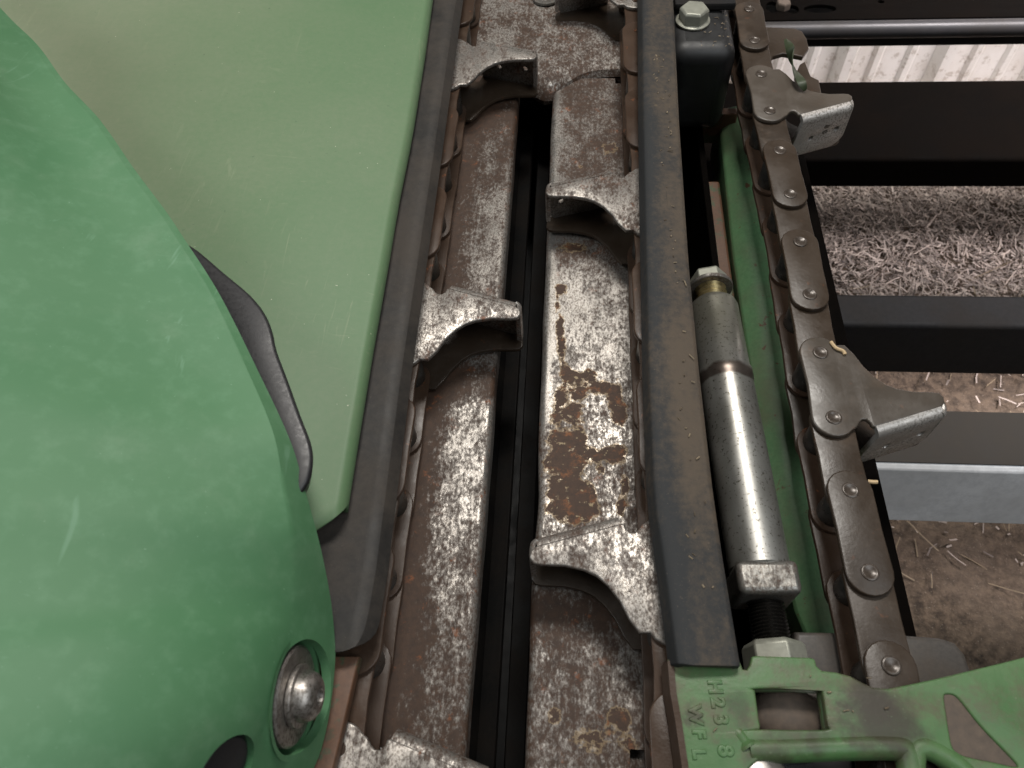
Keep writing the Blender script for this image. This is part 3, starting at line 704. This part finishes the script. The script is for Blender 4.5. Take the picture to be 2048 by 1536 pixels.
if hn2 is not None:
    if hn2.dot(Vector((0, 0, H))-hp2) < 0: hn2 = -hn2
    cs.append(cutter(along(lathe([(.0125, 0), (.0125, .06)], 32), hp2-hn2*.02, hn2)))
dg = bpy.context.evaluated_depsgraph_get(); hm = bpy.data.meshes.new_from_object(tmp.evaluated_get(dg))
for c in cs+[tmp]: bpy.data.objects.remove(c)
def hpart(name, me, mat, parent=None):
    me.materials.clear()
    o = link(name, me, mat, parent or hood)
    if parent is None: o.matrix_parent_inverse = hinv
    else: o.matrix_parent_inverse = (Matrix.Translation((-.25, .15, .1))).inverted() if False else parent.matrix_parent_inverse
    return o
shell = hpart('shell', shade(hm, 40), M['hood'])
hpart('recess_cup', along(lathe([(RC+.0022, .0008), (RC+.0002, .0008), (RC-.001, -.016), (RC-.004, -.0185), (.004, -.019), (.004, -.021), (RC+.001, -.0205), (RC+.0024, -.016)], 40, False), hp-ax*.004, ax), M['hood'])
wb = hp-ax*.0065
hpart('washer', along(lathe([(.0045, .0), (.0180, .0), (.0190, .0008), (.0190, .0026), (.0180, .0034), (.0045, .0030)], 40, False), wb, ax), M['bolt'])
hpart('bolt_head', along(lathe([(.0118, 0), (.0121, .0012), (.0118, .0020), (.0098, .0023), (.0096, .0045), (.0088, .0070), (.0070, .0086), (.0050, .0094), (.0036, .0094), (.0032, .0055), (.0002, .0070)], 36), wb+ax*.0035, ax), M['bolt'])
if hn2 is not None:
    hpart('hole_plug', along(lathe([(.0126, .0), (.0126, .002), (.0108, .004), (.002, .0045)], 32), hp2-hn2*.006, hn2), M['rubber'])

# black rubber flap between hood and panel
ou = [(372, 487), (400, 505), (450, 548), (500, 590), (530, 628), (545, 665), (553, 702), (575, 760), (600, 830), (620, 882), (626, 920), (619, 960), (604, 984)]
inn = [(585, 990), (540, 880), (490, 760), (420, 620), (360, 500)]
zf = .104
zo = lambda v: .112-.010*(v-487)/500
op = smooth_poly([tuple(U(u, v, zo(v))) for u, v in ou], 4); m_ = len(op)
ip = smooth_poly([tuple(U(u-14, v+6, zo(v))) for u, v in [(352, 490), (420, 625), (490, 765), (540, 880), (600, 986)]], 4)
def samp(P, f): i = f*(len(P)-1); a = int(min(i, len(P)-2)); return P[a].lerp(P[a+1], i-a)
st = []
for i in range(41):
    f = i/40; a = samp(op, f); b = samp(ip, f); d = (a-b); w = d.length; d.normalize(); r = min(.0018, w*.35)
    ring = [b+Vector((0, 0, .001)), b.lerp(a, .4)+Vector((0, 0, .0025))]
    for t in (90, 60, 30, 0, -40): ring.append(a-d*r*(1-math.cos(R(t)))+Vector((0, 0, r*math.sin(R(t))-r*.3)))
    ring += [a-d*r*1.2+Vector((0, 0, -.007)), b+Vector((0, 0, -.006))]
    st.append(ring)
o = link('rubber_flap', loft(st), M['rubber']); tag(o, 'black rubber flap poking out from under the green snout cover', 'flap')

# ------------------------------------------------------------------ tensioner tube
te = empty('chain_tensioner', (.095, .2, .0)); tag(te, 'silver zinc tensioner tube with bolt head, square nut and threaded rod', 'tensioner')
tinv = Matrix.Translation((-.095, -.2, 0))
A0 = Vector((.0990, .1300, .010)); A1 = Vector((.0905, .3030, .010)); td = (A1-A0).normalized()
def tp(name, me, mat):
    o = link(name, me, mat, te); o.matrix_parent_inverse = tinv; return o
Lt = (A1-A0).length; r0 = .0152
tp('tube', along(lathe([(r0-.001, 0), (r0, .001), (r0, Lt*.645), (r0+.0005, Lt*.655), (r0+.0005, Lt*.69), (r0-.0004, Lt*.70), (r0-.0004, Lt-.006), (r0-.0012, Lt-.003), (.011, Lt)], 48), A0, td), M['zinc'])
th = [];
for k in range(7): th += [(.0098 if k % 2 == 0 else .0082, k*.0017)]
tp('thread_collar', along(lathe(th, 32), A1-td*.0005, td), M['gold'])
tp('washer', along(lathe([(.0138, 0), (.0142, .0006), (.0142, .0022), (.0132, .0032)], 36), A1+td*.0100, td), M['nut'])
tp('bolt_head', along(hexprism(.0118, .0085), A1+td*.0133, td, .3), M['nutpale'])
sq = box(-.0150, .0150, -.0150, .0150, -.0165, 0, .0030, 3); sq = along(sq, A0+td*.0012, td)
tp('square_nut', sq, M['nut'])
bpos = A0-td*.0165
rod = [];
for k in range(24): rod.append((.0090 if k % 2 == 0 else .0079, -k*.00085))
tp('threaded_rod', along(lathe(rod[::-1], 28), bpos, td), M['oily'])
tp('rod_core', along(lathe([(.0078, -.07), (.0078, -.0195)], 20), bpos, td), M['oily'])
tp('hex_nut', along(hexprism(.0150, .012), bpos-td*.0305, td, .2), M['nutpale'])

# ------------------------------------------------------------------ idler casting (green, raised part number)
ZC = .050
ic = empty('idler_casting', (.14, .03, ZC)); tag(ic, 'green cast idler bracket with raised lettering and a square window', 'bracket', 'idler brackets')
cinv = Matrix.Translation((-.14, -.03, -ZC))
def cp(name, me, mat):
    o = link(name, me, mat, ic); o.matrix_parent_inverse = cinv; return o
def px(pts, z): return [tuple(U(u, v, z)[:2]) for u, v in pts]
top = [(1336, 1318), (1478, 1318), (1486, 1338), (1494, 1339), (1500, 1330), (1504, 1313), (1512, 1311), (1622, 1315), (1630, 1318), (1634, 1332), (1644, 1341), (1672, 1344), (1702, 1352), (1728, 1366), (1746, 1374), (1776, 1377),
       (1812, 1370), (1870, 1358), (1940, 1341), (2010, 1324), (2120, 1296), (2300, 1260), (2300, 1750), (1390, 1750), (1366, 1536), (1352, 1440), (1342, 1385)]
win = [(1516, 1377), (1636, 1377), (1645, 1382), (1654, 1440), (1656, 1452), (1648, 1459), (1530, 1458), (1521, 1452), (1512, 1392), (1511, 1381)]
dep = [(1704, 1392), (1745, 1387), (1800, 1420), (1853, 1462), (1842, 1474), (1790, 1478), (1712, 1478), (1704, 1468)]
pk1 = [(1512, 1524), (1545, 1511), (1640, 1510), (1760, 1506), (1796, 1508), (1806, 1520), (1812, 1560), (1812, 1700), (1480, 1700), (1490, 1560)]
pk2 = [(1832, 1506), (1842, 1501), (1870, 1512), (1900, 1535), (1930, 1580), (1940, 1700), (1838, 1700)]
pat = [(1889, 1394), (1896, 1388), (1912, 1392), (1930, 1412), (1960, 1450), (2000, 1492), (2034, 1528), (2028, 1533), (1985, 1524), (1930, 1512), (1908, 1498), (1900, 1470), (1894, 1430)]
def hz(pts): return [tuple(q) for q in smooth_poly(px(pts, ZC), 3, True)]
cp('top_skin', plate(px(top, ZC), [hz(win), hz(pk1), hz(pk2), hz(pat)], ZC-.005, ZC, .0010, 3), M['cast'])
top_in = [(1350, 1345), (1500, 1345), (1640, 1352), (1746, 1384), (1870, 1368), (2280, 1280), (2280, 1740), (1400, 1740), (1366, 1500)]
cp('base_web', plate(px(top_in, ZC-.006), [hz([(u+(1 if u > 1580 else -1)*-0, v) for u, v in win]), hz(pk1), hz(pk2)], ZC-.0092, ZC-.0052, .0005, 1), painted('cast_grimy', (.06, .13, .05), (.11, .08, .05), .95, .55, .25, 3))
cp('bare_patch', plate(hz(pat), [], ZC-.0050, ZC-.0008, .0003, 1), M['dirt_metal'])
def ribt(pts, r, dz=0.0): return tube([tuple(q) for q in smooth_poly([tuple(U(u, v, ZC+dz)) for u, v in pts], 4)], r, 12)
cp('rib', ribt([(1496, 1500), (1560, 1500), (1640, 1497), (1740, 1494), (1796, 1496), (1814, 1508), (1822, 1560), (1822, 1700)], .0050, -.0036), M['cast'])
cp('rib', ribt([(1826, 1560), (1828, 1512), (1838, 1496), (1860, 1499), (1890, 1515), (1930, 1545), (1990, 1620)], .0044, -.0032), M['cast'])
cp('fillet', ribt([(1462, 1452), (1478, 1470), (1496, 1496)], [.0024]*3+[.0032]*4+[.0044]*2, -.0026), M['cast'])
a = U(1580, 1425, .036)
blk = lathe([(.0155, 0), (.0165, .004), (.0150, .010), (.0115, .0128), (.004, .0135)], 28); blk.transform(Matrix.Translation((a.x+.0005, a.y-.001, .026)) @ Matrix.Diagonal((1.05, .72, .9, 1)))
cp('block', blk, M['dirt_metal'])
p0 = U(1336, 1335, ZC)
cp('rust_edge', loft([[(q.x-.0004, q.y, ZC+.0003), (q.x+.0022, q.y, ZC+.0004), (q.x+.0022, q.y, ZC-.004), (q.x-.0006, q.y, ZC-.010), (q.x-.002, q.y, ZC-.010)] for q in [U(u, v, ZC) for u, v in ((1337, 1322), (1342, 1385), (1352, 1440), (1366, 1536), (1386, 1640))]]), M['chain_rust'])
def letter(ch, u, v, size):
    fc = bpy.data.curves.new('t', 'FONT'); fc.body = ch; fc.size = size; fc.extrude = .0001; fc.bevel_depth = .0004; fc.bevel_resolution = 2; fc.align_x = 'CENTER'; fc.align_y = 'CENTER'; fc.offset = .0001
    me = from_curve(fc); p = U(u, v, ZC); me.transform(Matrix.Translation((p.x, p.y, ZC+.0001)) @ Matrix.Rotation(R(-86), 4, 'Z')); 
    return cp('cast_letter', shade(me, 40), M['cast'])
for ch, u, v, s in (('H', 1429, 1374, .0076), ('2', 1435, 1406, .0076), ('3', 1441, 1440, .0076), ('8', 1450, 1502, .0082), ('W', 1390, 1430, .0070), ('F', 1397, 1468, .0070), ('L', 1397, 1508, .0070)): letter(ch, u, v, s)
p = U(1560, 1560, ZC-.006)
cp('bolt_dome', along(lathe([(.011, 0), (.0112, .004), (.0095, .007), (.005, .009), (.001, .0095)], 28), (U(1525, 1555, ZC-.002).x, U(1525, 1555, ZC-.002).y, ZC-.010), (0, 0, 1)), M['washer'])

# left rusted bracket under hood
ib = link('idler_casting', plate(px([(560, 1312), (718, 1312), (714, 1330), (700, 1390), (684, 1460), (666, 1536), (640, 1640), (500, 1640)], .047), [], .040, .047, .001, 2), M['castrust'])
tag(ib, 'rusted green bracket edge below the end of the left rail', 'bracket', 'idler brackets')

# grey idler bar crossing under the outer chain
a, b = U(1600, 1268, .002), U(1900, 1270, .002)
oi = px([(1590, 1262), (1700, 1264), (1800, 1268), (1880, 1274), (1912, 1284), (1932, 1308), (1945, 1345), (1950, 1400), (1590, 1400)], .002)
o = link('idler_bar', plate([tuple(q) for q in oi], [], -.022, .0022, .003, 4), painted('bar_grey', (.075, .068, .062), (.085, .066, .05), .8, .5, .0, 2, .3))
tag(o, 'grey worn steel block under the near end of the outer chain', 'block')

# black drive bracket with pale hex bolt, far end
p0, p1 = U(1352, 100, .045), U(1480, 104, .045)
db = empty('drive_bracket', (.1, p0.y+.04, 0)); tag(db, 'black drive bracket beside the far end of the right rail', 'bracket')
dinv = Matrix.Translation((-.1, -(p0.y+.04), 0))
o = link('body', box(p0.x-.004, p1.x, p0.y-.001, p0.y+.10, -.03, .045, .012, 5), M['black'], db); o.matrix_parent_inverse = dinv
pb = U(1385, 42, .045)
o = link('washer', along(lathe([(.0125, 0), (.0130, .0006), (.0130, .0018), (.0122, .0024)], 32), (pb.x, pb.y-.001, .0449), (0, 0, 1)), M['nutpale'], db); o.matrix_parent_inverse = dinv
o = link('hex_bolt', along(hexprism(.0112, .009), (pb.x, pb.y-.001, .0474), (0, 0, 1), .35), M['nutpale'], db); o.matrix_parent_inverse = dinv
q0, q1 = U(1350, 8, .052), U(1474, 8, .052)
o = link('cap_plate', box(q0.x, q1.x, q0.y, q0.y+.06, .0455, .052, .002), M['charcoal'], db); o.matrix_parent_inverse = dinv

# guard plate and dried leaf behind the far finger of the outer chain
gp = link('guard_plate', plate([tuple(q) for q in px([(1490, 52), (1588, 56), (1604, 62), (1613, 76), (1618, 96), (1606, 113), (1592, 110), (1566, 106), (1546, 112), (1540, 132), (1500, 140)], .024)], [], .020, .024, .0008, 2), M['chain'])
tag(gp, 'small brown guard plate behind the far finger of the outer chain', 'plate')
gp = link('guard_plate', plate([tuple(q) for q in px([(1590, 150), (1600, 128), (1610, 122), (1617, 140), (1622, 152), (1638, 160), (1644, 190), (1650, 215), (1600, 215)], .028)], [], .024, .028, .0008, 2), M['chain'])
tag(gp, 'lower brown tab tucked under the far chain finger', 'plate')
st = []
path = smooth_poly([tuple(U(u, v, z)) for u, v, z in ((1572, 80, .040), (1580, 96, .044), (1584, 116, .040), (1592, 140, .042), (1602, 162, .044), (1610, 179, .0405))], 5)
for i, q in enumerate(path):
    a_ = i*.16; w = .0036*math.sin(math.pi*(i+1.5)/(len(path)+2))+.0008; c_, s_ = math.cos(a_), math.sin(a_)
    ax_, bx_ = Vector((c_, 0, s_)), Vector((-s_, 0, c_))
    st.append([q+ax_*w+bx_*.0004, q+bx_*.0012, q-ax_*w+bx_*.0004, q-ax_*w-bx_*.0002, q+bx_*.0004, q+ax_*w-bx_*.0002])
o = link('leaf_strip', loft(st), M['leaf']); tag(o, 'twisted dark green leaf strip caught on the far chain finger', 'leaf')
# straw crumbs on the chain
sm_ = plain('straw_crumb', (.50, .36, .20), .6, 0, .3, 500)
for i, (pts, lab) in enumerate((([(1662, 684, .0385), (1672, 696, .0392), (1686, 702, .0390), (1690, 709, .0388)], 'curled straw crumb on the near chain finger link'),
                 ([(1736, 963, .0345), (1746, 964, .0350), (1755, 964, .0352)], 'short straw crumb at the edge of the outer chain'))):
    o = link('straw_crumb', tube([tuple(q) for q in smooth_poly([tuple(U(*p)) for p in pts], 4)], .0010, 8), sm_); tag(o, lab, 'straw')

# crumbs of chaff lying on rail, bracket and casting
vs = []; fs = []; sh = []
for i in range(110):
    w = random.random()
    if w < .55: y = random.uniform(.09, .5); x = random.uniform(.056, .0665); z = .0572
    elif w < .75: p_ = U(random.uniform(1395, 1465), random.uniform(30, 95), .046); x, y, z = p_.x, p_.y, .0456
    elif w < .82: p_ = U(random.uniform(1370, 1980), random.uniform(1350, 1500), ZC+.0006); x, y, z = p_.x, p_.y, ZC+.0006
    else: continue
    a_ = random.uniform(0, math.pi); L_ = random.uniform(.0003, .0011)*(1 if random.random() < .85 else 1.8); w_ = random.uniform(.0002, .0004); b0 = len(vs); c_, s_ = math.cos(a_), math.sin(a_); s0 = random.random()
    for (dx, dy, dz) in ((-L_, -w_, 0), (L_, -w_, 0), (L_, w_, 0), (-L_, w_, 0), (-L_, 0, w_*1.6), (L_, 0, w_*1.6)):
        vs.append((x+dx*c_-dy*s_, y+dx*s_+dy*c_, z+dz)); sh.append(s0)
    fs += [(b0, b0+1, b0+5, b0+4), (b0+3, b0+4, b0+5, b0+2), (b0, b0+4, b0+3), (b0+1, b0+2, b0+5)]
me = bpy.data.meshes.new('m'); me.from_pydata(vs, [], fs); at = me.attributes.new('shade', 'FLOAT', 'POINT'); at.data.foreach_set('value', np.array(sh, dtype=np.float32))
s_ = NT('crumb'); s_.set(s_.mix(s_.attr('shade'), (.10, .075, .05), (.42, .33, .22)), .7)
o = link('chaff_crumbs', me, s_.m); tag(o, 'tiny chaff crumbs lying on the rail, bracket and casting', 'chaff', kind='stuff')
